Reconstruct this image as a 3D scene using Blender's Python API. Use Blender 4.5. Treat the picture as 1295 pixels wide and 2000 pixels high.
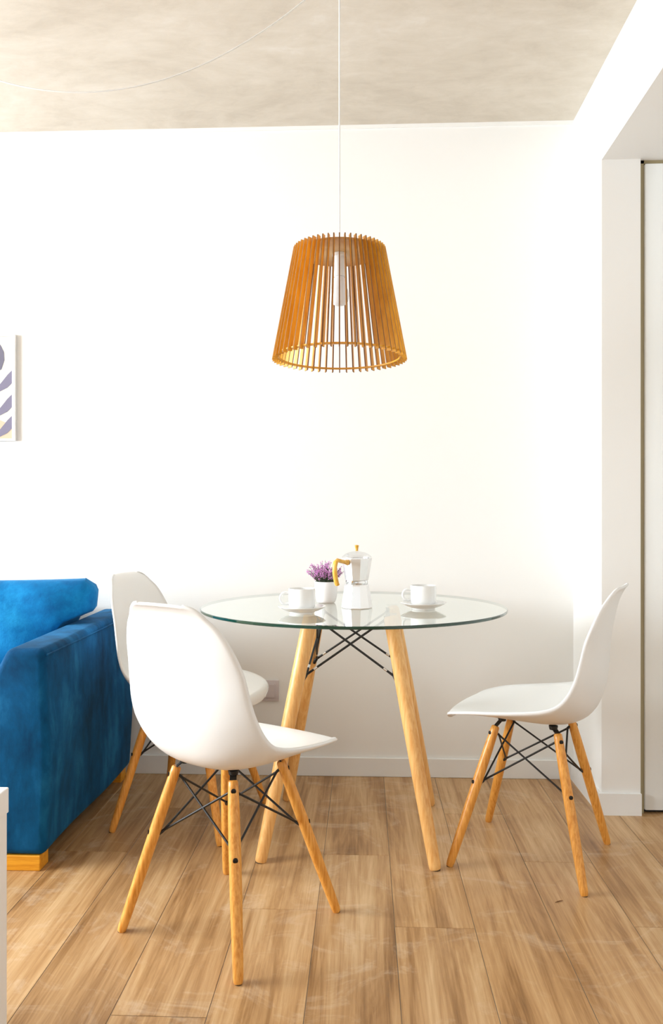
import bpy, bmesh, math, random
from mathutils import Vector, Matrix
PI = math.pi
for o in list(bpy.data.objects): bpy.data.objects.remove(o)
S = bpy.context.scene
C = S.collection
random.seed(7)

# ------------------------------------------------------------------ camera
cam_d = bpy.data.cameras.new('camera'); cam = bpy.data.objects.new('camera', cam_d); C.objects.link(cam)
cam_d.sensor_fit = 'VERTICAL'; cam_d.sensor_height = 36.0; cam_d.sensor_width = 24.0
cam_d.lens = 36.0*1530/2000
cam_d.shift_y = 0.005
cam_d.clip_start = 0.05
cam.location = (0, 0, 1.03)
cam.rotation_euler = (PI/2, 0, math.radians(2.41))
S.camera = cam

# ------------------------------------------------------------------ light
W = bpy.data.worlds.new('world'); S.world = W; W.use_nodes = True
bg = W.node_tree.nodes['Background']
bg.inputs[0].default_value = (0.93, 0.97, 1.0, 1); bg.inputs[1].default_value = 1.0
def area(name, loc, rot, sx, sy, power, col):
    d = bpy.data.lights.new(name, 'AREA'); d.shape = 'RECTANGLE'; d.size = sx; d.size_y = sy
    d.energy = power; d.color = col
    o = bpy.data.objects.new(name, d); C.objects.link(o); o.location = loc; o.rotation_euler = rot
    return o
# daylight entering the two glazed openings of the room (left wall, wall behind the camera)
area('daylight_left', (-4.42, 1.45, 1.74), (0, -PI/2, 0), 1.36, 2.3, 338, (0.85, 0.935, 1.0))
area('daylight_rear', (-0.9, -4.22, 1.35), (PI/2, 0, 0), 2.6, 2.1, 8, (0.85, 0.935, 1.0))
S.view_settings.view_transform = 'Standard'; S.view_settings.look = 'None'
S.view_settings.gamma = 1.0; S.view_settings.use_curve_mapping = False
S.view_settings.exposure = 0.0

# ------------------------------------------------------------------ helpers
def lin(c):
    return tuple(((v/255)/12.92 if v/255 <= 0.04045 else ((v/255+0.055)/1.055)**2.4) for v in c)
def mesh_obj(name, me, mat=None, parent=None, loc=(0,0,0)):
    o = bpy.data.objects.new(name, me); C.objects.link(o); o.location = loc
    if mat is not None and not me.materials: me.materials.append(mat)
    if parent is not None: o.parent = parent
    return o
def finish(bm, name, smooth=None):
    bmesh.ops.recalc_face_normals(bm, faces=bm.faces)
    me = bpy.data.meshes.new(name); bm.to_mesh(me); bm.free()
    if smooth is not None:
        for p in me.polygons: p.use_smooth = True
        me.set_sharp_from_angle(angle=math.radians(smooth))
    return me
def build(name, bm, mat, parent=None, smooth=None, loc=(0,0,0)):
    return mesh_obj(name, finish(bm, name, smooth), mat, parent, loc)
def tag(o, label, cat=None, group=None, kind=None):
    if label: o['label'] = label
    if cat: o['category'] = cat
    if group: o['group'] = group
    if kind: o['kind'] = kind
    return o
def thing(name, label, cat, loc=(0,0,0), rz=0, group=None):
    o = bpy.data.objects.new(name, None); C.objects.link(o)
    o.empty_display_size = 0.1; o.location = loc; o.rotation_euler = (0,0,rz)
    return tag(o, label, cat, group)
def struct(name, bm, mat, label=None, smooth=None):
    o = build(name, bm, mat, None, smooth); return tag(o, label, None, None, 'structure')
def add_box(bm, x0, x1, y0, y1, z0, z1, bevel=0, seg=2):
    vs = [bm.verts.new(p) for p in ((x0,y0,z0),(x1,y0,z0),(x1,y1,z0),(x0,y1,z0),(x0,y0,z1),(x1,y0,z1),(x1,y1,z1),(x0,y1,z1))]
    fs = [bm.faces.new([vs[i] for i in f]) for f in ((0,3,2,1),(4,5,6,7),(0,1,5,4),(1,2,6,5),(2,3,7,6),(3,0,4,7))]
    if bevel:
        es = list({e for f in fs for e in f.edges})
        bmesh.ops.bevel(bm, geom=es, offset=bevel, segments=seg, profile=0.5, affect='EDGES')
    return bm
def box(*a, **k):
    bm = bmesh.new(); add_box(bm, *a, **k); return bm
def frame_of(d):
    d = Vector(d).normalized()
    u = d.cross(Vector((0,0,1)))
    if u.length < 1e-4: u = Vector((1,0,0))
    u.normalize(); return u, d.cross(u).normalized()
def add_sweep(bm, pts, radii, seg=10, cap=True):
    pts = [Vector(p) for p in pts]
    if not hasattr(radii, '__len__'): radii = [radii]*len(pts)
    rings = []; u = None
    for i, p in enumerate(pts):
        d = (pts[min(i+1,len(pts)-1)] - pts[max(i-1,0)]).normalized()
        if u is None: u, v = frame_of(d)
        else:
            u = (u - d*u.dot(d)).normalized()
        v = d.cross(u).normalized()
        rings.append([bm.verts.new(p + (u*math.cos(2*PI*k/seg) + v*math.sin(2*PI*k/seg))*radii[i]) for k in range(seg)])
    for a, b in zip(rings, rings[1:]):
        for k in range(seg): bm.faces.new((a[k], a[(k+1)%seg], b[(k+1)%seg], b[k]))
    if cap:
        bm.faces.new(rings[0][::-1]); bm.faces.new(rings[-1])
    return bm
def sweep(*a, **k):
    bm = bmesh.new(); add_sweep(bm, *a, **k); return bm
def add_lathe(bm, prof, seg=40, cx=0, cy=0, rot=0):
    rings = []
    for r, z in prof:
        if r < 1e-6: rings.append([bm.verts.new((cx, cy, z))])
        else: rings.append([bm.verts.new((cx+r*math.cos(2*PI*k/seg+rot), cy+r*math.sin(2*PI*k/seg+rot), z)) for k in range(seg)])
    for a, b in zip(rings, rings[1:]):
        for k in range(seg):
            k2 = (k+1) % seg
            if len(a) == 1 and len(b) == 1: continue
            if len(a) == 1: bm.faces.new((a[0], b[k2], b[k]))
            elif len(b) == 1: bm.faces.new((a[k], a[k2], b[0]))
            else: bm.faces.new((a[k], a[k2], b[k2], b[k]))
    return bm
def lathe(*a, **k):
    bm = bmesh.new(); add_lathe(bm, *a, **k); return bm
def catmull(vals, t):
    n = len(vals)-1; t = max(0, min(n-1e-6, t)); i = int(t); f = t-i
    p0 = vals[max(i-1,0)]; p1 = vals[i]; p2 = vals[i+1]; p3 = vals[min(i+2,n)]
    return 0.5*((2*p1)+(-p0+p2)*f+(2*p0-5*p1+4*p2-p3)*f*f+(-p0+3*p1-3*p2+p3)*f**3)
def children(o): return [c for c in bpy.data.objects if c.parent == o]
def copy_tree(o, parent=None):
    kids = children(o)
    c = o.copy(); C.objects.link(c); c.parent = parent
    for k in kids: copy_tree(k, c)
    return c

# ------------------------------------------------------------------ materials
def mat(name, col, rough=0.5, metal=0.0, **kw):
    m = bpy.data.materials.new(name); m.use_nodes = True
    p = m.node_tree.nodes['Principled BSDF']
    p.inputs['Base Color'].default_value = (*col, 1); p.inputs['Roughness'].default_value = rough
    p.inputs['Metallic'].default_value = metal
    for k, v in kw.items(): p.inputs[k.replace('_',' ')].default_value = v
    return m
def N(m, t, **kw):
    n = m.node_tree.nodes.new(t)
    for k, v in kw.items(): setattr(n, k, v)
    return n
def L(m, a, b): m.node_tree.links.new(a, b)
def P(m): return m.node_tree.nodes['Principled BSDF']
def ramp(m, stops):
    r = N(m, 'ShaderNodeValToRGB'); e = r.color_ramp.elements
    while len(e) < len(stops): e.new(0.5)
    for el, (pos, col) in zip(e, stops): el.position = pos; el.color = (*col, 1)
    return r
def coords(m, scale, rand=0.0, rot=(0,0,0)):
    tc = N(m, 'ShaderNodeTexCoord'); mp = N(m, 'ShaderNodeMapping'); mp.inputs['Scale'].default_value = scale
    mp.inputs['Rotation'].default_value = rot
    L(m, tc.outputs['Object'], mp.inputs['Vector'])
    if rand:
        oi = N(m, 'ShaderNodeObjectInfo'); mu = N(m, 'ShaderNodeMath', operation='MULTIPLY'); mu.inputs[1].default_value = rand
        L(m, oi.outputs['Random'], mu.inputs[0])
        cb = N(m, 'ShaderNodeCombineXYZ')
        for k in range(3): L(m, mu.outputs[0], cb.inputs[k])
        L(m, cb.outputs[0], mp.inputs['Location'])
    return mp.outputs[0]
def noise(m, vec, scale, detail=4, rough=0.55, dist=0.0):
    n = N(m, 'ShaderNodeTexNoise'); n.inputs['Scale'].default_value = scale; n.inputs['Detail'].default_value = detail
    n.inputs['Roughness'].default_value = rough; n.inputs['Distortion'].default_value = dist
    L(m, vec, n.inputs['Vector']); return n
def bump(m, src, strength, dist=0.01):
    b = N(m, 'ShaderNodeBump'); b.inputs['Strength'].default_value = strength; b.inputs['Distance'].default_value = dist
    L(m, src, b.inputs['Height']); L(m, b.outputs[0], P(m).inputs['Normal']); return b
def wood(name, dark, light, grain=(30,30,1.5), rough=0.4, rand=20.0, nscale=3.0):
    m = mat(name, light, rough); v = coords(m, grain, rand)
    n = noise(m, v, nscale, 5, 0.6, 0.4); r = ramp(m, [(0.30, dark), (0.62, light)])
    L(m, n.outputs['Fac'], r.inputs[0]); L(m, r.outputs[0], P(m).inputs['Base Color'])
    bump(m, n.outputs['Fac'], 0.08, 0.002); return m

M = {}
def paint(name, col, rough=0.7):
    m = mat(name, col, rough); n = noise(m, coords(m, (1,1,1)), 55, 4, 0.6); bump(m, n.outputs['Fac'], 0.05, 0.003)
    return m
M['wall'] = paint('white_wall_paint', (0.885, 0.876, 0.85))
M['trim'] = mat('white_baseboard_lacquer', (0.86, 0.855, 0.84), 0.4)
M['door'] = mat('white_door_lacquer', (0.83, 0.84, 0.82), 0.35)
M['door_frame'] = mat('olive_brown_door_frame', (0.36, 0.30, 0.17), 0.5)
M['gap_shade'] = mat('black_gap_shade', (0.01, 0.01, 0.01), 0.8)  # near-black colour standing in for the shade under the door
# concrete ceiling
m = mat('raw_concrete', (0.6, 0.55, 0.47), 0.8); M['concrete'] = m
v = coords(m, (1.2, 1.7, 1)); n1 = noise(m, v, 1.5, 9, 0.65, 0.8); n2 = noise(m, coords(m, (2.5, 6, 2)), 3.0, 7, 0.72, 0.5)
mx = N(m, 'ShaderNodeMix', data_type='FLOAT'); mx.inputs[0].default_value = 0.38
L(m, n1.outputs['Fac'], mx.inputs[2]); L(m, n2.outputs['Fac'], mx.inputs[3])
r = ramp(m, [(0.34, (0.55,0.485,0.40)), (0.48, (0.645,0.58,0.488)), (0.58, (0.695,0.633,0.545)), (0.70, (0.78,0.74,0.68))])
L(m, mx.outputs[0], r.inputs[0]); L(m, r.outputs[0], P(m).inputs['Base Color']); bump(m, n2.outputs['Fac'], 0.12, 0.01)
# wood-look floor planks
m = mat('oak_look_floor_tile', (0.4, 0.25, 0.13), 0.36); M['plank'] = m
v = coords(m, (5.5, 0.55, 1), 40.0); n1 = noise(m, v, 2.0, 8, 0.6, 1.2)
v2 = coords(m, (40, 1.2, 1), 40.0); n2 = noise(m, v2, 2.5, 6, 0.65, 0.8)
mx = N(m, 'ShaderNodeMix', data_type='FLOAT'); mx.inputs[0].default_value = 0.36
L(m, n1.outputs['Fac'], mx.inputs[2]); L(m, n2.outputs['Fac'], mx.inputs[3])
r = ramp(m, [(0.30, lin((108,74,38))), (0.41, lin((154,113,68))), (0.51, lin((184,143,96))), (0.66, lin((212,177,132)))])
L(m, mx.outputs[0], r.inputs[0])
oi = N(m, 'ShaderNodeObjectInfo'); mr = N(m, 'ShaderNodeMapRange'); mr.inputs['To Min'].default_value = 0.93; mr.inputs['To Max'].default_value = 1.06
L(m, oi.outputs['Random'], mr.inputs['Value'])
hs = N(m, 'ShaderNodeHueSaturation'); L(m, r.outputs[0], hs.inputs['Color']); L(m, mr.outputs[0], hs.inputs['Value'])
# pale dusty scuffs on the tiles
geo = N(m, 'ShaderNodeNewGeometry'); mp = N(m, 'ShaderNodeMapping'); mp.inputs['Scale'].default_value = (2.2, 3.4, 1); mp.inputs['Rotation'].default_value = (0,0,0.5)
L(m, geo.outputs['Position'], mp.inputs['Vector'])
n3 = noise(m, mp.outputs[0], 1.9, 7, 0.72, 1.6); r3 = ramp(m, [(0.53, (0,0,0)), (0.74, (0.42,0.42,0.42))]); L(m, n3.outputs['Fac'], r3.inputs[0])
mc = N(m, 'ShaderNodeMix', data_type='RGBA'); L(m, r3.outputs[0], mc.inputs[0]); L(m, hs.outputs[0], mc.inputs[6]); mc.inputs[7].default_value = (*lin((226,208,184)), 1)
L(m, mc.outputs[2], P(m).inputs['Base Color']); bump(m, n2.outputs['Fac'], 0.12, 0.002)
M['grout'] = mat('grey_tile_grout', lin((158,148,138)), 0.85)
M['leg'] = wood('golden_beech_chair_leg', lin((205,128,38)), lin((236,170,82)), (60,60,3), 0.35)
M['table_leg'] = wood('pale_beech_table_leg', lin((226,160,84)), lin((244,194,124)), (50,50,2.5), 0.38)
M['slat'] = wood('honey_plywood_slat', lin((212,144,26)), lin((236,176,56)), (20,20,4), 0.5)
M['burnt'] = mat('laser_burnt_slat_edge', lin((126,80,26)), 0.6)
M['ply'] = wood('pale_plywood_disc', lin((214,176,124)), lin((232,200,152)), (12,3,12), 0.55)
M['shell'] = mat('white_moulded_plastic', (0.86, 0.855, 0.84), 0.32)
M['black'] = mat('black_powder_coated_steel', (0.006, 0.006, 0.006), 0.45)
M['bolt'] = mat('dark_bolt', (0.02, 0.017, 0.015), 0.35, 0.6)
M['cap'] = mat('brown_rubber_foot', (0.12, 0.07, 0.03), 0.7)
M['ceramic'] = mat('white_glazed_ceramic', (0.86, 0.86, 0.85), 0.12)
M['pot'] = mat('matt_white_pot', (0.88, 0.87, 0.87), 0.45)
M['alu'] = mat('polished_white_aluminium', (0.86, 0.86, 0.86), 0.22, 0.55)
M['steel'] = mat('bright_steel', (0.7, 0.7, 0.7), 0.12, 1.0)
M['gold'] = wood('golden_yellow_grip', lin((206,140,28)), lin((242,190,84)), (60,60,10), 0.35)
M['white_plastic'] = mat('white_lamp_plastic', (0.87, 0.87, 0.86), 0.35)
M['bulb'] = mat('frosted_bulb_glass', (0.9, 0.9, 0.92), 0.25)
M['cord'] = mat('white_cord', (0.84, 0.84, 0.82), 0.5)
M['plate'] = mat('lilac_grey_plastic', lin((205,196,198)), 0.4)
M['lacquer'] = mat('white_furniture_lacquer', (0.86, 0.85, 0.83), 0.4)
M['stem'] = mat('dark_green_stem', lin((70,82,52)), 0.7)
M['leaf'] = mat('grey_green_leaf', lin((96,108,88)), 0.7)
M['blossom'] = mat('violet_blossom', lin((214,140,204)), 0.7)
M['soil'] = mat('dark_potting_soil', (0.03, 0.02, 0.012), 0.95)
M['print_paper'] = mat('cream_print_paper', lin((216,214,204)), 0.75)
M['print_purple'] = mat('violet_grey_ink', lin((118,112,132)), 0.75)
M['print_slate'] = mat('slate_ink', lin((104,100,116)), 0.75)
M['print_tan'] = mat('tan_ink', lin((196,176,150)), 0.75)
M['twig'] = mat('dry_brown_leaf', lin((110,68,26)), 0.8)
# blue velvet
m = mat('blue_velvet', lin((6,84,140)), 0.85); M['velvet'] = m
n1 = noise(m, coords(m, (1.6,1.6,0.8)), 4.5, 8, 0.65, 0.2); r = ramp(m, [(0.34, lin((0,52,88))), (0.52, lin((3,80,128))), (0.70, lin((30,112,164)))])
L(m, n1.outputs['Fac'], r.inputs[0]); L(m, r.outputs[0], P(m).inputs['Base Color'])
n2 = noise(m, coords(m, (1,1,1)), 260, 3, 0.6); bump(m, n2.outputs['Fac'], 0.2, 0.004)
P(m).inputs['Sheen Weight'].default_value = 0.12; P(m).inputs['Sheen Roughness'].default_value = 0.4; P(m).inputs['Sheen Tint'].default_value = (0.25, 0.62, 0.95, 1)
P(m).inputs['Specular IOR Level'].default_value = 0.15
m = mat('bright_blue_velvet', lin((10,112,178)), 0.85); M['velvet_cushion'] = m
n1 = noise(m, coords(m, (1.6,1.6,1.6)), 5.0, 8, 0.65, 0.1); r = ramp(m, [(0.34, lin((2,86,142))), (0.52, lin((6,112,172))), (0.70, lin((28,142,200)))])
L(m, n1.outputs['Fac'], r.inputs[0]); L(m, r.outputs[0], P(m).inputs['Base Color'])
n2 = noise(m, coords(m, (1,1,1)), 120, 4, 0.6); bump(m, n2.outputs['Fac'], 0.25, 0.006)
P(m).inputs['Sheen Weight'].default_value = 0.12; P(m).inputs['Sheen Roughness'].default_value = 0.4; P(m).inputs['Sheen Tint'].default_value = (0.25, 0.65, 0.98, 1)
P(m).inputs['Specular IOR Level'].default_value = 0.15
# table glass: clear sheet, Fresnel mirror on its upper face, green where one looks through the edge
m = bpy.data.materials.new('clear_glass_sheet'); m.use_nodes = True; nt = m.node_tree; nt.nodes.clear(); M['glass'] = m
out = N(m, 'ShaderNodeOutputMaterial'); mixs = N(m, 'ShaderNodeMixShader'); tr = N(m, 'ShaderNodeBsdfTransparent'); gl = N(m, 'ShaderNodeBsdfGlossy')
tr.inputs[0].default_value = (0.955, 0.98, 0.968, 1); gl.inputs['Roughness'].default_value = 0.0; gl.inputs['Color'].default_value = (0.96, 0.985, 0.97, 1)
geo = N(m, 'ShaderNodeNewGeometry'); dp = N(m, 'ShaderNodeVectorMath', operation='DOT_PRODUCT'); L(m, geo.outputs['Incoming'], dp.inputs[0]); L(m, geo.outputs['Normal'], dp.inputs[1])
ab = N(m, 'ShaderNodeMath', operation='ABSOLUTE'); L(m, dp.outputs['Value'], ab.inputs[0])
sb = N(m, 'ShaderNodeMath', operation='SUBTRACT'); sb.inputs[0].default_value = 1.0; L(m, ab.outputs[0], sb.inputs[1])
pw = N(m, 'ShaderNodeMath', operation='POWER'); pw.inputs[1].default_value = 2.5; L(m, sb.outputs[0], pw.inputs[0])
ma = N(m, 'ShaderNodeMath', operation='MULTIPLY_ADD'); ma.inputs[1].default_value = 0.92; ma.inputs[2].default_value = 0.08; L(m, pw.outputs[0], ma.inputs[0])
L(m, ma.outputs[0], mixs.inputs[0]); L(m, tr.outputs[0], mixs.inputs[1]); L(m, gl.outputs[0], mixs.inputs[2]); L(m, mixs.outputs[0], out.inputs[0])
m = bpy.data.materials.new('clear_glass_underside'); m.use_nodes = True; m.node_tree.nodes.clear(); M['glass_under'] = m
out = N(m, 'ShaderNodeOutputMaterial'); tr = N(m, 'ShaderNodeBsdfTransparent'); tr.inputs[0].default_value = (0.97, 0.99, 0.98, 1); L(m, tr.outputs[0], out.inputs[0])
M['glass_edge'] = mat('green_glass_edge', (0.004, 0.045, 0.026), 0.06, 0.0, Coat_Weight=0.5)
# clear acrylic
m = bpy.data.materials.new('clear_acrylic'); m.use_nodes = True; m.node_tree.nodes.clear(); M['acrylic'] = m
out = N(m, 'ShaderNodeOutputMaterial'); mixs = N(m, 'ShaderNodeMixShader'); tr = N(m, 'ShaderNodeBsdfTransparent'); gl = N(m, 'ShaderNodeBsdfGlossy')
tr.inputs[0].default_value = (0.95,0.95,0.95,1); gl.inputs['Roughness'].default_value = 0.05; mixs.inputs[0].default_value = 0.14
L(m, tr.outputs[0], mixs.inputs[1]); L(m, gl.outputs[0], mixs.inputs[2]); L(m, mixs.outputs[0], out.inputs[0])

# ------------------------------------------------------------------ room
XL, XR, YB, YF, ZC = -4.4, 0.822, 3.122, -4.2, 2.59
XH = 2.0            # far side of the hall beyond the opening
YJ = 2.754          # jamb face
ZO = 2.27           # opening height
fl = struct('floor', box(XL-0.1, XH+0.1, YF-0.1, YB+0.1, -0.09, -0.0016), M['grout'], 'wood-look plank floor with thin grey joints')
PW, PL = 0.2005, 1.2
pm = finish(box(-PW/2+0.0007, PW/2-0.0007, -PL/2+0.0007, PL/2-0.0007, -0.0015, 0.0, bevel=0.0007, seg=1), 'plank', None)
pm.materials.append(M['plank'])
half = {}
def plank_mesh(y0, y1):
    key = round(y1-y0, 4)
    if key not in half:
        h = (y1-y0)/2
        me = finish(box(-PW/2+0.0007, PW/2-0.0007, -h+0.0007, h-0.0007, -0.0015, 0.0, bevel=0.0007, seg=1), 'plank', None)
        me.materials.append(M['plank']); half[key] = me
    return half[key]
offs = {-8: 0.55, -7: 0.9, -6: 0.2, -5: 0.75, -4: 2.38, -3: 0.35, -2: 1.60, -1: 0.85, 0: 2.39, 1: 1.975, 2: 2.735, 3: 2.365, 4: 0.80, 5: 1.965, 6: 0.3}
for k in range(-22, 11):
    xc = -0.024 + PW*k            # joints at X = -0.124 + 0.2 k
    if xc-PW/2 > XH or xc+PW/2 < XL: continue
    o = offs.get(k, (k*0.437) % 1.2) % 1.2
    ys = [YF]; y = YF + ((o - YF) % 1.2)
    while y < YB: ys.append(y); y += 1.2
    ys.append(YB)
    for a, b in zip(ys, ys[1:]):
        if b-a < 0.02: continue
        mesh_obj('plank', plank_mesh(a, b), None, fl, (xc, (a+b)/2, 0))
struct('ceiling', box(XL-0.1, XR+0.05, YF-0.1, YB+0.1, ZC, ZC+0.12), M['concrete'], 'raw beige-grey concrete ceiling')
struct('wall_back', box(XL-0.1, XR+0.05, YB, YB+0.1, 0, ZC), M['wall'], 'plain white back wall')
# right wall: short pier beside the opening plus the deep lintel over the hall
bm = bmesh.new()
add_box(bm, XR, 0.955, YJ, YB+0.1, 0, ZO)
add_box(bm, XR, XH+0.1, YF-0.1, YB+0.1, ZO, ZC)
struct('wall_right', bm, M['wall'], 'white right-hand wall with pier and deep lintel')
struct('wall_hall', box(XH, XH+0.1, YF-0.1, YB+0.1, 0, ZO), M['wall'], 'white far wall of the side hall')
struct('wall_hall_end', box(0.955, XH, YJ+0.05, YB+0.1, 0, ZO), M['wall'], 'white end wall of the side hall behind the door')
# left wall with a large window
wy0, wy1, wz0, wz1 = 0.25, 2.65, 1.02, 2.46
bm = bmesh.new()
add_box(bm, XL-0.12, XL, YF-0.1, wy0, 0, ZC); add_box(bm, XL-0.12, XL, wy1, YB+0.1, 0, ZC)
add_box(bm, XL-0.12, XL, wy0, wy1, 0, wz0); add_box(bm, XL-0.12, XL, wy0, wy1, wz1, ZC)
struct('wall_left', bm, M['wall'], 'white left wall with a wide window opening')
bm = bmesh.new()
for a, b in ((wy0, wy0+0.05), (wy1-0.05, wy1), ((wy0+wy1)/2-0.03, (wy0+wy1)/2+0.03)): add_box(bm, XL-0.09, XL-0.03, a, b, wz0, wz1)
add_box(bm, XL-0.09, XL-0.03, wy0, wy1, wz0, wz0+0.05); add_box(bm, XL-0.09, XL-0.03, wy0, wy1, wz1-0.05, wz1)
struct('window_1', bm, M['trim'], 'white framed window in the left wall')
# wall behind the camera with a balcony opening
bx0, bx1 = -2.25, 0.45
bm = bmesh.new()
add_box(bm, XL-0.1, bx0, YF-0.12, YF, 0, ZC); add_box(bm, bx1, XH+0.1, YF-0.12, YF, 0, ZC); add_box(bm, bx0, bx1, YF-0.12, YF, 2.42, ZC)
add_box(bm, bx0, bx1, YF-0.12, YF, 0, 0.25)
struct('wall_rear', bm, M['wall'], 'white wall opposite the table with a balcony window')
bm = bmesh.new()
for a in (bx0, (bx0+bx1)/2-0.03, bx1-0.06): add_box(bm, a, a+0.06, YF-0.09, YF-0.03, 0.25, 2.42)
struct('window_2', bm, M['trim'], 'white framed balcony window')
# baseboards
bb, bh = 0.012, 0.075
struct('baseboard_back', box(XL, XR, YB-bb, YB, 0, bh, bevel=0.002, seg=1), M['trim'], 'white baseboard along the back wall')
bm = bmesh.new()
add_box(bm, XR-bb, XR, YJ, YB-bb, 0, bh)
add_box(bm, XR-bb, 0.955, YJ-bb, YJ, 0, bh)
struct('baseboard_right', bm, M['trim'], 'white baseboard wrapping the right-hand pier')
# thin plaster line where the back wall meets the ceiling
struct('trim_1', box(XL, XR, YB-0.006, YB, ZC-0.014, ZC), M['wall'], 'thin white plaster lip under the concrete ceiling')
# hall door
d = struct('door_1', box(0.9715, 1.76, YJ+0.006, YJ+0.046, 0.012, ZO-0.012, bevel=0.006, seg=2), M['door'], 'plain white door in the side hall', smooth=40)
bm = bmesh.new()
add_box(bm, 0.955, 0.971, YJ+0.013, YJ+0.05, 0.0, ZO); add_box(bm, 0.955, 1.80, YJ+0.013, YJ+0.05, ZO-0.011, ZO)
add_box(bm, 1.762, 1.80, YJ+0.013, YJ+0.05, 0.0, ZO)
build('door_frame', bm, M['door_frame'], d)
build('door_gap_shade', box(0.968, 1.76, YJ+0.03, YJ+0.05, 0.0005, 0.0115), M['gap_shade'], d)  # solid black strip painting the shade in the slit below the leaf

# ------------------------------------------------------------------ sofa
sofa = thing('sofa', 'blue velvet sofa with sloped arms against the white wall', 'sofa', (-1.9, 2.65, 0))
def sx(x): return x+1.9
def sy(y): return y-2.65
AX, AY0, AY1 = -0.927, 2.236, 3.085
def arm_mesh(mirror):
    bm = bmesh.new()
    prof = [(0, 0.045), (0, 0.655), (-0.115, 0.655), (-0.225, 0.43), (-0.225, 0.045)]
    a = [bm.verts.new((p[0], AY0-2.65, p[1]-(0.008 if p[1] > 0.6 else 0))) for p in prof]
    b = [bm.verts.new((p[0], AY1-2.65, p[1]+(0.012 if p[1] > 0.6 else 0))) for p in prof]
    n = len(prof); bm.faces.new(a); bm.faces.new(b[::-1])
    for i in range(n): bm.faces.new((a[i], b[i], b[(i+1)%n], a[(i+1)%n]))
    bmesh.ops.recalc_face_normals(bm, faces=bm.faces)
    bmesh.ops.bevel(bm, geom=list(bm.edges), offset=0.022, segments=4, profile=0.5, affect='EDGES')
    bmesh.ops.subdivide_edges(bm, edges=[e for e in bm.edges if e.calc_length() > 0.12], cuts=6, use_grid_fill=True)
    for v in bm.verts:   # slightly soft, uneven upholstery
        s = math.sin(v.co.y*9+v.co.z*5)*math.sin(v.co.z*11+1.3)
        if v.co.x > -0.03: v.co.x += 0.004*s + 0.006*math.sin(PI*max(0,min(1,(v.co.z-0.05)/0.6)))
        if mirror: v.co.x = -v.co.x
    return bm
right_arm = build('armrest', arm_mesh(False), M['velvet'], sofa, 50, (sx(AX), 0, 0))
left_arm = build('armrest', arm_mesh(True), M['velvet'], sofa, 50, (sx(-2.873), 0, 0))
# piping seam along the outer top edge of the near arm
build('piping', sweep([(0.002, AY0-2.65+0.01, 0.628), (0.004, -0.2, 0.632), (0.004, 0.1, 0.637), (0.002, AY1-2.65-0.01, 0.645)], 0.003, 6), M['velvet'], right_arm, 60)
build('base', box(sx(-2.66), sx(-1.14), sy(2.25), sy(3.05), 0.045, 0.27, bevel=0.015), M['velvet'], sofa, 50)
build('backrest', box(sx(-2.66), sx(-1.14), sy(2.93), sy(3.085), 0.26, 0.70, bevel=0.03, seg=3), M['velvet'], sofa, 50)
def cushion(w, h, t, seed, n=26):
    bm = bmesh.new(); g = {}
    for s in (1, -1):
        for i in range(n+1):
            for j in range(n+1):
                u, v = 2*i/n-1, 2*j/n-1
                edge = i in (0, n) or j in (0, n)
                if edge and s == -1: g[(s,i,j)] = g[(1,i,j)]; continue
                k = ((1-abs(u)**2.6)*(1-abs(v)**2.6))**0.42
                wob = 0.010*math.sin(5*u+seed)*math.sin(4*v+2*seed)+0.006*math.sin(13*u+7*v+seed)
                pin = 1-0.05*(1-abs(u)**2)*abs(v)**4
                pin2 = 1-0.05*(1-abs(v)**2)*abs(u)**4
                g[(s,i,j)] = bm.verts.new((u*w/2*pin2, -s*(t/2*k+wob*k), v*h/2*pin))
        for i in range(n):
            for j in range(n):
                f = [g[(s,i,j)], g[(s,i+1,j)], g[(s,i+1,j+1)], g[(s,i,j+1)]]
                bm.faces.new(f if s == 1 else f[::-1])
    return bm
for k, xc in enumerate((-1.41, -2.39)):
    bm = cushion(0.96, 0.50, 0.26, 1.3+k)
    mt = Matrix.Translation((sx(xc), sy(2.735), 0.570)) @ Matrix.Rotation(math.radians(-14), 4, 'X')
    bmesh.ops.transform(bm, matrix=mt, verts=bm.verts)
    for v in bm.verts:     # squeezed between the arms
        for sgn, xa in ((1, -1.042), (-1, -2.758)):
            z = v.co.z
            t = max(0.0, min(1.0, (z-0.655)/0.05)); t = t*t*(3-2*t)
            lim = (xa - sgn*0.012 - sgn*max(0.0, 0.655-z)*0.49)*(1-t) + (xa + sgn*(0.078-0.03*max(0.0, (z-0.75)/0.05)**2))*t
            x = v.co.x-1.9
            if (x-lim)*sgn > 0: v.co.x = lim+1.9
        if k == 0 and v.co.x-1.9 < -1.895: v.co.x = 0.005
        if k == 1 and v.co.x-1.9 > -1.905: v.co.x = -0.005
    build('back_cushion', bm, M['velvet_cushion'], sofa, 80)
    build('seat_cushion', box(sx(xc)-0.37 if k else sx(-1.895), sx(-1.905) if k else sx(-1.165), sy(2.24), sy(2.92), 0.272, 0.415, bevel=0.035, seg=4), M['velvet_cushion'], sofa, 50)
M['block'] = wood('orange_wood_block_foot', lin((214,136,18)), lin((240,170,44)), (3,30,30), 0.4)
for x0 in (-1.045, -2.857):
    for y0 in (2.240, 3.0): build('foot', box(sx(x0), sx(x0+0.102), sy(y0), sy(y0+0.062), 0, 0.0445, bevel=0.002, seg=1), M['block'], sofa)

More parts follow.
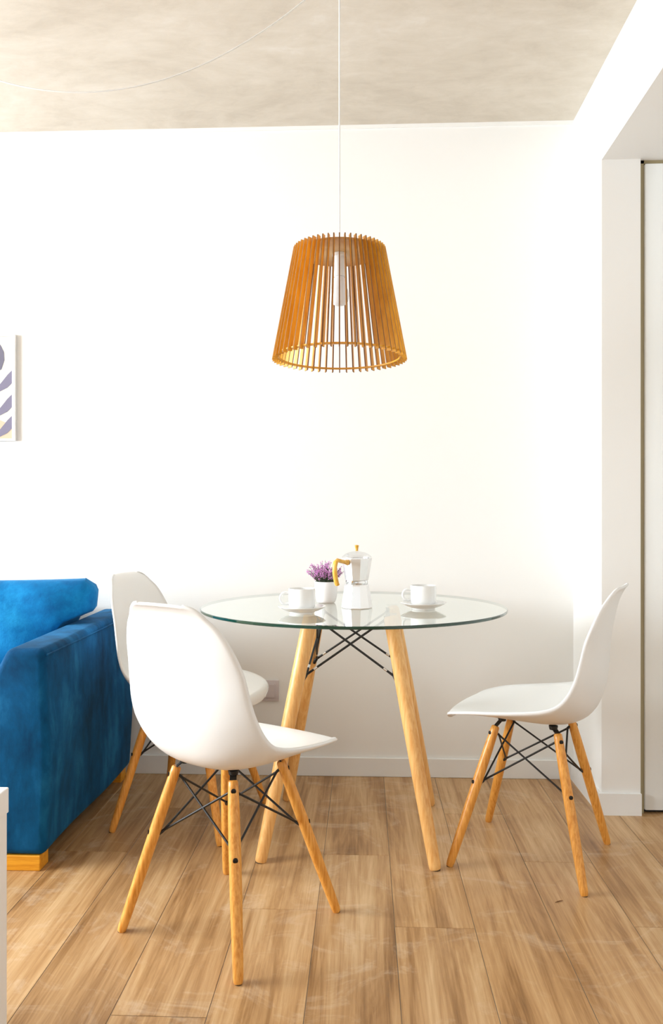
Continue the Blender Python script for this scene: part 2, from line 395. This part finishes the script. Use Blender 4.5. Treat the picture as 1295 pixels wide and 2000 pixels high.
# ------------------------------------------------------------------ low white cabinet at the left edge
cab = thing('low_cabinet', 'white lacquered low cabinet in front of the blue sofa arm', 'cabinet', (-0.95, 1.2, 0))
cx1, cy1 = -0.703+0.95, 1.522-1.2
build('top_board', box(-0.26, cx1, -0.33, cy1, 0.446, 0.496, bevel=0.0015, seg=1), M['lacquer'], cab)
build('side_panel', box(cx1-0.024, cx1-0.003, -0.325, cy1-0.003, 0.0, 0.4455), M['lacquer'], cab)
build('side_panel', box(-0.257, -0.236, -0.325, cy1-0.003, 0.0, 0.4455), M['lacquer'], cab)
build('back_panel', box(-0.2355, cx1-0.0245, cy1-0.018, cy1-0.004, 0.03, 0.4455), M['lacquer'], cab)
build('shelf', box(-0.2355, cx1-0.0245, -0.32, cy1-0.0185, 0.20, 0.22), M['lacquer'], cab)
build('bottom_board', box(-0.2355, cx1-0.0245, -0.32, cy1-0.0185, 0.03, 0.05), M['lacquer'], cab)

# ------------------------------------------------------------------ chairs
def shell_mesh():
    ac = [.230,.229,.223,.210,.160,.09,.005,-.075,-.137,-.183,-.207,-.217,-.220,-.228,-.240,-.251,-.260,-.268,-.276]
    zc = [.406,.424,.436,.440,.441,.434,.427,.424,.433,.462,.514,.572,.639,.707,.769,.807,.822,.829,.832]
    ae = [.226,.217,.199,.170,.122,.055,-.018,-.083,-.125,-.153,-.173,-.185,-.198,-.216,-.232,-.246,-.256,-.264,-.271]
    ze = [.412,.429,.441,.450,.460,.469,.479,.491,.508,.538,.581,.627,.684,.733,.773,.798,.814,.825,.830]
    wd = [.070,.125,.160,.186,.206,.218,.223,.223,.219,.213,.204,.196,.187,.172,.151,.127,.113,.096,.074]
    NT, NU = 76, 36
    def pt(t, u):
        w = catmull(wd, t); k = abs(u)**2.5
        a = catmull(ac, t)*(1-k)+catmull(ae, t)*k; z = catmull(zc, t)*(1-k)+catmull(ze, t)*k
        return Vector((w*u, a, z))
    bm = bmesh.new(); g = []
    for i in range(NT+1):
        s = i/NT; t = 18*s
        row = []
        for j in range(NU+1):
            q = 2*j/NU-1; u = math.copysign(1-(1-abs(q))**1.25, q)
            p = pt(t, u); e = 0.01
            n = (pt(t, min(1,u+e))-pt(t, max(-1,u-e))).cross(pt(min(18,t+e), u)-pt(max(0,t-e), u)).normalized()
            f = max(0.0, (abs(u)-0.955)/0.045)
            row.append(bm.verts.new(p - n*0.005*f*f))
        g.append(row)
    for i in range(NT):
        for j in range(NU): bm.faces.new((g[i][j], g[i][j+1], g[i+1][j+1], g[i+1][j]))
    me = bpy.data.meshes.new('seat_shell'); bm.normal_update(); bm.to_mesh(me); bm.free()
    for p in me.polygons: p.use_smooth = True
    return me
LT = {(-1,1): (-.094,.082,.405), (1,1): (.094,.082,.405), (-1,-1): (-.094,-.100,.405), (1,-1): (.094,-.100,.405)}
FT = 0.193
def make_chair():
    t = thing('dining_chair', '', 'chair')
    sh = mesh_obj('seat_shell', shell_mesh(), M['shell'], t)
    md = sh.modifiers.new('thickness', 'SOLIDIFY'); md.thickness = 0.007; md.offset = 0.0; md.use_rim = True
    legs = {}
    for (sx_, sy_), top in LT.items():
        a, b = Vector((sx_*FT, sy_*FT, 0.0)), Vector(top); d = (b-a)
        def at(z, a=a, d=d, b=b): return a + d*(z/b.z)
        zs = [0, .003, .012, .06, .16, .26, .34, .39, .402, .405]; rs = [.0085,.0105,.0118,.0128,.0143,.0147,.0140,.0126,.0118,.009]
        lg = build('leg', sweep([at(z) for z in zs], rs, 18), M['leg'], t, 40)
        build('rubber_foot', lathe([(0,0.0),(0.0084,0.0),(0.0084,0.002),(0,0.002)], 14, a.x, a.y), M['cap'], lg, 40)
        outd = Vector((sx_, sy_, 0)).normalized()
        for z, r in ((.385, .0126), (.243, .0147)):
            p = at(z)
            build('bolt', sweep([p+outd*(r-0.004), p+outd*(r+0.0012), p+outd*(r+0.0022)], [.0062,.0062,.0045], 14), M['bolt'], lg, 40)
        legs[(sx_,sy_)] = (at, outd)
        # flat steel strap from the leg slot up to the seat mount
        p0 = at(.372); p1 = at(.405); mt = Vector((sx_*.082, (.066 if sy_ > 0 else -.085), .426 if sy_ > 0 else .419))
        bm = bmesh.new(); side = Vector((-sy_, sx_, 0)).normalized()*0.008; th = outd*0.0022
        path = [p0, p1, p1+(mt-p1)*0.55, mt]
        rings = [[bm.verts.new(p+side+th), bm.verts.new(p-side+th), bm.verts.new(p-side-th), bm.verts.new(p+side-th)] for p in path]
        for q, w in zip(rings, rings[1:]):
            for k in range(4): bm.faces.new((q[k], q[(k+1)%4], w[(k+1)%4], w[k]))
        bm.faces.new(rings[0]); bm.faces.new(rings[-1][::-1])
        br = build('bracket', bm, M['black'], t)
        bot = .4315 if sy_ > 0 else .4245
        build('mount', lathe([(0,bot-.012),(.011,bot-.012),(.013,bot-.003),(.013,bot-.001),(0,bot-.001)], 18, mt.x, mt.y), M['black'], br, 40)
    order = [(-1,1),(1,1),(1,-1),(-1,-1)]
    for i in range(4):
        for p, q in ((order[i], order[(i+1)%4]), (order[(i+1)%4], order[i])):
            fa, fo = legs[p]; ga, go = legs[q]
            up = fa(.378)-fo*0.017; lo = ga(.243)-go*0.017
            dirv = (lo-up).normalized(); off = dirv.cross(Vector((0,0,1))).normalized()*0.003*(1 if p == order[i] else -1)
            build('brace_rod', sweep([fa(.384)-fo*0.010, up+off, up+dirv*0.02+off, lo-dirv*0.02+off, lo+off, ga(.235)-go*0.010], [.0034,.0034,.0029,.0029,.0034,.0045], 8), M['black'], t, 50)
    return t
chair0 = make_chair()
spots = [(0.508, 2.4145, 154.2, 'white shell chair standing alone right of the table near the doorway'),
         (-0.338, 1.984, 57.7, 'nearest white shell chair, its back turned, left of the table'),
         (-0.592, 2.6705, -14.0, 'white shell chair beside the blue sofa, partly behind the nearest chair')]
SHELL_OFF = [(0, .002, 0), (.012, .012, 0), (0, .010, 0)]   # each shell sits a little differently on its legs
for i, (x, y, ang, lab) in enumerate(spots):
    o = chair0 if i == 0 else copy_tree(chair0)
    o.location = (x, y, 0); o.rotation_euler = (0, 0, math.radians(ang-90))
    tag(o, lab, 'chair', 'white shell chairs around the glass table')
    for c in children(o):
        if c.name.startswith('seat_shell'): c.location = SHELL_OFF[i]

# ------------------------------------------------------------------ glass table
TX, TY, TR, TH = -0.037, 2.573, 0.496, 0.740
tb = thing('round_table', 'round clear glass table on four splayed pale wooden legs', 'table', (TX, TY, 0), math.radians(-3.2))
bm = lathe([(0, TH-0.009), (TR-0.0015, TH-0.009), (TR, TH-0.0075), (TR, TH-0.0015), (TR-0.0015, TH), (0, TH)], 128)
me = finish(bm, 'glass_top', 30)
for k in ('glass', 'glass_under', 'glass_edge'): me.materials.append(M[k])
for p in me.polygons:
    p.material_index = 0 if p.normal.z > 0.9 else (1 if p.normal.z < -0.9 else 2)
mesh_obj('glass_top', me, None, tb)
tl = {}
for sx_ in (-1, 1):
    for sy_ in (-1, 1):
        a, b = Vector((sx_*.259, sy_*.259, 0)), Vector((sx_*.125, sy_*.125, .722)); d = b-a
        def at(z, a=a, d=d, b=b): return a+d*(z/b.z)
        lg = build('leg', sweep([at(z) for z in (0,.004,.014,.2,.45,.69,.715,.722)], [.0145,.0172,.0182,.0205,.0222,.0228,.0222,.018], 22), M['table_leg'], tb, 40)
        build('rubber_foot', lathe([(0,0),(.0146,0),(.0146,.003),(0,.003)], 16, a.x, a.y), M['cap'], lg, 40)
        outd = Vector((sx_, sy_, 0)).normalized(); tl[(sx_,sy_)] = (at, outd)
        bm = bmesh.new(); side = Vector((-sy_, sx_, 0)).normalized()*0.006
        path = [at(.52)-outd*.020, at(.66)-outd*.0225, at(.722)-outd*.0225]
        rings = [[bm.verts.new(p+side+outd*.002), bm.verts.new(p-side+outd*.002), bm.verts.new(p-side-outd*.002), bm.verts.new(p+side-outd*.002)] for p in path]
        for q, w in zip(rings, rings[1:]):
            for k in range(4): bm.faces.new((q[k], q[(k+1)%4], w[(k+1)%4], w[k]))
        bm.faces.new(rings[0]); bm.faces.new(rings[-1][::-1])
        build('bracket', bm, M['black'], tb)
        build('glass_pad', lathe([(0,.7225),(.014,.7225),(.020,.7285),(.020,.7308),(0,.7308)], 22, b.x, b.y), M['acrylic'], tb, 40)
order = [(-1,-1),(1,-1),(1,1),(-1,1)]
for i in range(4):
    for p, q in ((order[i], order[(i+1)%4]), (order[(i+1)%4], order[i])):
        fa, fo = tl[p]; ga, go = tl[q]
        up = fa(.708)-fo*0.027; lo = ga(.535)-go*0.027; dirv = (lo-up).normalized()
        off = Vector((-dirv.y, dirv.x, 0)).normalized()*0.0035*(1 if p == order[i] else -1)
        rod = build('brace_rod', sweep([fa(.712)-fo*.022, up+off, up+dirv*.02+off, lo-dirv*.03+off, lo+off, ga(.522)-go*.022], [.004,.004,.0036,.0036,.0045,.006], 8), M['black'], tb, 50)
        build('threaded_end', sweep([lo-dirv*.046+off, lo-dirv*.033+off], .0039, 8), M['steel'], rod, 50)

# ------------------------------------------------------------------ things on the table
TZ = TH+0.0003
def saucer(x, y, label):
    prof = [(0,0.001),(.030,.001),(.033,.0),(.036,.0),(.038,.005),(.052,.010),(.066,.017),(.0712,.0205),(.0715,.0222),(.070,.0225),(.055,.0155),(.040,.0105),(.028,.0090),(.026,.0075),(0,.0075)]
    o = build('saucer', lathe(prof, 56), M['ceramic'], None, 45, (x, y, TZ)); return tag(o, label, 'saucer', 'saucers on the glass table')
def cup(x, y, ang, label):
    r = 0.0405
    prof = [(0,.003),(.022,.003),(.0235,.0),(.026,.0),(.0275,.004),(.036,.0085),(.0395,.014),(r,.022),(r,.066),(r-.0008,.0675),(r-.0024,.0675),(r-.0032,.066),(r-.0034,.022),(.034,.013),(0,.0095)]
    o = build('coffee_cup', lathe(prof, 56), M['ceramic'], None, 45, (x, y, TZ+0.0078)); o.rotation_euler = (0,0,ang)
    tag(o, label, 'cup', 'coffee cups on the glass table')
    pts = []
    for k in range(15):
        a = -0.62*PI + 1.24*PI*k/14
        pts.append((r-0.003+0.012+0.0155*math.cos(a)*(1.0 if math.cos(a) > 0 else 0.9), 0, 0.038+0.017*math.sin(a)))
    pts = [(r-.002,0,pts[0][2]-0.001)]+pts+[(r-.002,0,pts[-1][2]+0.001)]
    build('handle', sweep(pts, .0042, 10), M['ceramic'], o, 60)
    return o
for (x, y, ls, lc) in ((-0.188, 2.354, 'white saucer under the cup left of the coffee pot', 'white ceramic cup beside the flower pot'),
                       (0.185, 2.475, 'white saucer under the cup right of the coffee pot', 'white ceramic cup alone on the right side of the table')):
    saucer(x, y, ls); cup(x, y, PI+0.12, lc)
# moka pot
mk = thing('moka_pot', 'white aluminium stovetop coffee pot with golden handle and knob', 'coffee pot', (-0.0245, 2.508, TZ))
R10 = -PI/2+math.radians(15)
build('boiler', lathe([(0,0),(.0485,0),(.0498,.002),(.0395,.071),(.0375,.0755),(0,.0755)], 10, rot=R10), M['alu'], mk)
build('collar', lathe([(0,.0757),(.0345,.0757),(.0352,.077),(.0352,.087),(.0345,.0882),(0,.0882)], 40), M['steel'], mk, 40)
bm = lathe([(0,.0884),(.036,.0884),(.037,.0895),(.0485,.1575),(.0485,.160),(.0460,.160),(.0350,.0925),(0,.0925)], 10, rot=R10)
jug = build('jug', bm, M['alu'], mk)
hd = Vector((-.64, -.77, 0)).normalized(); pr = Vector((-hd.y, hd.x, 0))
# spout on the far side
bm = bmesh.new(); s = [-hd*.040+pr*.014+Vector((0,0,.1598)), -hd*.040-pr*.014+Vector((0,0,.1598)), -hd*.063+Vector((0,0,.163)), -hd*.040+Vector((0,0,.118)),
                       -hd*.038+pr*.012+Vector((0,0,.159)), -hd*.038-pr*.012+Vector((0,0,.159))]
vs = [bm.verts.new(p) for p in s]
for f in ((0,3,2),(1,2,3),(4,2,3),(5,3,2),(0,2,4),(1,5,2)): bm.faces.new([vs[i] for i in f])
build('spout', bm, M['alu'], jug)
build('lid', lathe([(.0478,.1602),(.0478,.163),(.040,.170),(.026,.177),(.008,.1805),(0,.181),], 40), M['acrylic'], mk, 60)
build('knob', lathe([(0,.1815),(.0045,.1815),(.0048,.184),(.0042,.186),(.0062,.196),(.0068,.199),(.005,.2005),(0,.201)], 20), M['gold'], mk, 50)
hp = [(.0455,.147),(.060,.1485),(.078,.152),(.092,.1555),(.1015,.150),(.106,.136),(.1055,.118),(.102,.100),(.097,.085),(.0935,.0785)]
bm = bmesh.new(); rings = []
for i, (rr, z) in enumerate(hp):
    c = hd*rr+Vector((0,0,z)); a = hp[max(i-1,0)]; b = hp[min(i+1,len(hp)-1)]
    tg = Vector((b[0]-a[0], b[1]-a[1])).normalized(); nrm = hd*(-tg.y)+Vector((0,0,tg.x))
    w = .0085; h = .0062 if i not in (0,) else .010
    rings.append([bm.verts.new(c+pr*w*math.cos(q)*1.0+nrm*h*math.sin(q)) for q in [2*PI*k/12 for k in range(12)]])
for q, w in zip(rings, rings[1:]):
    for k in range(12): bm.faces.new((q[k], q[(k+1)%12], w[(k+1)%12], w[k]))
bm.faces.new(rings[0]); bm.faces.new(rings[-1][::-1])
build('handle', bm, M['gold'], mk, 60)
build('hinge', box(-.006,.006,-.005,.005,-.004,.006, bevel=.001), M['acrylic'], mk, None, tuple(hd*.0475+Vector((0,0,.168))))
# potted flowers
pl = thing('potted_flowers', 'small white pot of violet heather flowers', 'plant', (-0.130, 2.654, TZ))
build('pot', lathe([(0,0),(.026,0),(.030,.002),(.034,.010),(.0375,.030),(.039,.055),(.0395,.071),(.0385,.072),(.0368,.071),(.036,.056),(0,.056)], 48), M['pot'], pl, 50)
build('soil', lathe([(0,.0565),(.0355,.0565),(.0350,.060),(.02,.063),(0,.064)], 24), M['soil'], pl, 50)
rs = random.Random(11)
bs, bl, bf = bmesh.new(), bmesh.new(), bmesh.new()
def octa(bm, c, r, st=1.0):
    vs = [bm.verts.new(Vector(c)+Vector(d)*r) for d in ((1,0,0),(-1,0,0),(0,1,0),(0,-1,0),(0,0,st),(0,0,-st))]
    for a, b, c_ in ((0,2,4),(2,1,4),(1,3,4),(3,0,4),(2,0,5),(1,2,5),(3,1,5),(0,3,5)): bm.faces.new((vs[a], vs[b], vs[c_]))
def leaf(bm, p, d, l, w):
    u, v = frame_of(d); d = Vector(d).normalized()
    q = [p, p+d*l*.5+u*w, p+d*l, p+d*l*.5-u*w, p+d*l*.5+v*w*.4]
    vs = [bm.verts.new(x) for x in q]
    for f in ((0,1,4),(1,2,4),(2,3,4),(3,0,4)): bm.faces.new([vs[i] for i in f])
for k in range(110):
    a = rs.uniform(0, 2*PI); sp = rs.random()**0.6
    base = Vector((math.cos(a)*.022*sp, math.sin(a)*.022*sp, .062)); hgt = rs.uniform(.045, .082)*(1-0.35*sp)
    tip = Vector((math.cos(a)*(.066*sp+.004), math.sin(a)*(.066*sp+.004), .074+hgt-0.006))
    mid = (base+tip)/2+Vector((math.cos(a), math.sin(a), 0.6))*-.006
    add_sweep(bs, [base, mid, tip], [.0009,.0008,.0005], 4)
    for q in range(9):
        f = rs.uniform(.15, .75); p = base.lerp(mid, f*2) if f < .5 else mid.lerp(tip, f*2-1)
        b = rs.uniform(0, 2*PI); leaf(bl, p, (math.cos(b), math.sin(b), rs.uniform(.3, 1.2)), rs.uniform(.006,.011), .0013)
    for q in range(13):
        f = rs.uniform(.5, 1.02); p = mid.lerp(tip, f*2-1)+Vector((rs.uniform(-1,1), rs.uniform(-1,1), rs.uniform(-1,1)))*.0035
        octa(bf, p, rs.uniform(.0011,.0021), 1.3)
tag(build('stems', bs, M['stem'], pl), None, None, None, 'stuff')
tag(build('leaves', bl, M['leaf'], pl), None, None, None, 'stuff')
tag(build('blossoms', bf, M['blossom'], pl), None, None, None, 'stuff')

# ------------------------------------------------------------------ pendant lamp
LX, LY = -0.070, 2.199
lamp = thing('pendant_lamp', 'honey-coloured wooden slat pendant lamp hanging over the table', 'lamp', (LX, LY, 1.470))
ZD, ZR = 1.773-1.470, 1.480-1.470        # disc and ring heights above the lower slat ends
def r_out(z): return .190+(.129-.190)*(z+0.0)/(.313)
build('top_disc', lathe([(0,ZD-.003),(.116,ZD-.003),(.116,ZD+.003),(.006,ZD+.003)], 72), M['ply'], lamp, 40)
bm = bmesh.new(); add_lathe(bm, [(.169,ZR-.002),(.181,ZR-.002),(.181,ZR+.002),(.169,ZR+.002),(.169,ZR-.002)], 72)
build('lower_ring', bm, M['slat'], lamp, 40)
bm = bmesh.new(); th = .0016
prof = [(.1745, 0.001), (.1895, 0.0), (.1295, .313), (.1145, .312)]
a = [bm.verts.new((p[0], -th, p[1])) for p in prof]; b = [bm.verts.new((p[0], th, p[1])) for p in prof]
bm.faces.new(a); bm.faces.new(b[::-1])
for i in range(4): bm.faces.new((a[i], b[i], b[(i+1)%4], a[(i+1)%4]))
sm = finish(bm, 'slat'); sm.materials.append(M['slat']); sm.materials.append(M['burnt'])
for p in sm.polygons: p.material_index = 0 if abs(p.normal.y) > 0.9 else 1
for k in range(54):
    o = mesh_obj('slat', sm, None, lamp); o.rotation_euler = (0, 0, 2*PI*(k+0.5)/54+0.03)
build('socket', lathe([(0,ZD-.0035),(.020,ZD-.0035),(.0205,ZD-.010),(.0165,ZD-.012),(.0165,ZD-.066),(.015,ZD-.068),(0,ZD-.068)], 32), M['white_plastic'], lamp, 40)
build('bulb', lathe([(0,ZD-.0685),(.0135,ZD-.0685),(.0165,ZD-.074),(.020,ZD-.098),(.0245,ZD-.106),(.0265,ZD-.122),(.0245,ZD-.136),(.018,ZD-.145),(.008,ZD-.1495),(0,ZD-.150)], 32), M['bulb'], lamp, 60)
zc = ZC-1.470
build('cord', sweep([(0,0,ZD+.002),(0,0,zc-.02)], .0021, 8), M['cord'], lamp, 60)
build('ceiling_hook', sweep([(0,0,zc-.001),(0,0,zc-.012),(.007,0,zc-.018),(.006,0,zc-.027),(-.002,0,zc-.029),(-.006,0,zc-.024)], .0018, 8), M['white_plastic'], lamp, 60)
pts = []
for k in range(41):
    x = -1.46*k/40; q = (x+0.73)/0.73
    pts.append((x, -0.0615*k/40, zc-.022-.345*(1-q*q)))
build('swag_cord', sweep(pts, .0021, 8), M['cord'], lamp, 60)
build('ceiling_rose', lathe([(0,zc-.03),(.03,zc-.03),(.045,zc-.012),(.046,zc),(0,zc)], 36, -1.46, -.0615), M['white_plastic'], lamp, 40)

# ------------------------------------------------------------------ framed print
pic = thing('framed_print', 'thin white frame with violet leaf print on the back wall', 'picture', (-1.57, YB, 1.554))
PX1, PH, PD = 0.160, 0.215, 0.016
bm = bmesh.new()
for a in ((-.16,-.152),(.148,.160)): add_box(bm, a[0], a[1], -PD, -.001, -PH, PH)
for a in ((-PH,-PH+.008),(PH-.008,PH)): add_box(bm, -.152, .148, -PD, -.001, a[0], a[1])
build('frame', bm, M['lacquer'], pic)
build('paper', box(-.152, .148, -.010, -.002, -PH+.008, PH-.008), M['print_paper'], pic)
def ink(pts, mt, y):
    bm = bmesh.new(); k = .002063
    q = [((22.5-x)*-k+.148, (756-yy)*k) for x, yy in pts]
    f = [bm.verts.new((x, y, z)) for x, z in q]; b = [bm.verts.new((x, y+.0004, z)) for x, z in q]
    bm.faces.new(f); bm.faces.new(b[::-1])
    for i in range(len(q)): bm.faces.new((f[i], f[(i+1)%len(q)], b[(i+1)%len(q)], b[i]))
    build('printed_shape', bm, mt, pic)
ink([(-60,856),(22,856),(22,834),(10,825),(-30,808),(-60,812)], M['print_tan'], -.0104)
ink([(-70,698),(-50,672),(-25,662),(-2,672),(5,686),(6,702),(0,720),(-25,735),(-55,728)], M['print_slate'], -.0108)
for dy in (0, 47, 89):
    ink([(22.4,721+dy),(12,731+dy),(4,741+dy),(-12,760+dy),(-30,772+dy),(-22,774+dy),(0,762+dy),(12,756+dy),(22.4,746+dy)], M['print_purple'], -.0108-.0002*(dy > 0))

# ------------------------------------------------------------------ wall socket plate and a dry leaf on the floor
sp = thing('wall_socket', 'small lilac-grey switch plate low on the white wall', 'wall socket', (-0.400, YB, 0.337))
build('plate', box(-.059,.059,-.008,-.0005,-.042,.042, bevel=.002, seg=2), M['plate'], sp, 40)
build('rim', box(-.046,.046,-.0105,-.0082,-.030,.030, bevel=.001, seg=1), M['plate'], sp, 40)
build('rocker', box(-.042,.042,-.0135,-.0107,-.026,.026, bevel=.001, seg=1), M['plate'], sp, 40)
lf = bmesh.new()
add_sweep(lf, [(-.011,-.005,.0012),(-.004,-.002,.0022),(.004,.002,.0022),(.012,.0065,.0012)], [.0006,.0013,.0012,.0004], 6)
tag(build('dry_leaf', lf, M['twig'], None, 60, (0.52, 2.12, 0.0)), 'tiny curled brown dry leaf lying on the floor planks', 'leaf')
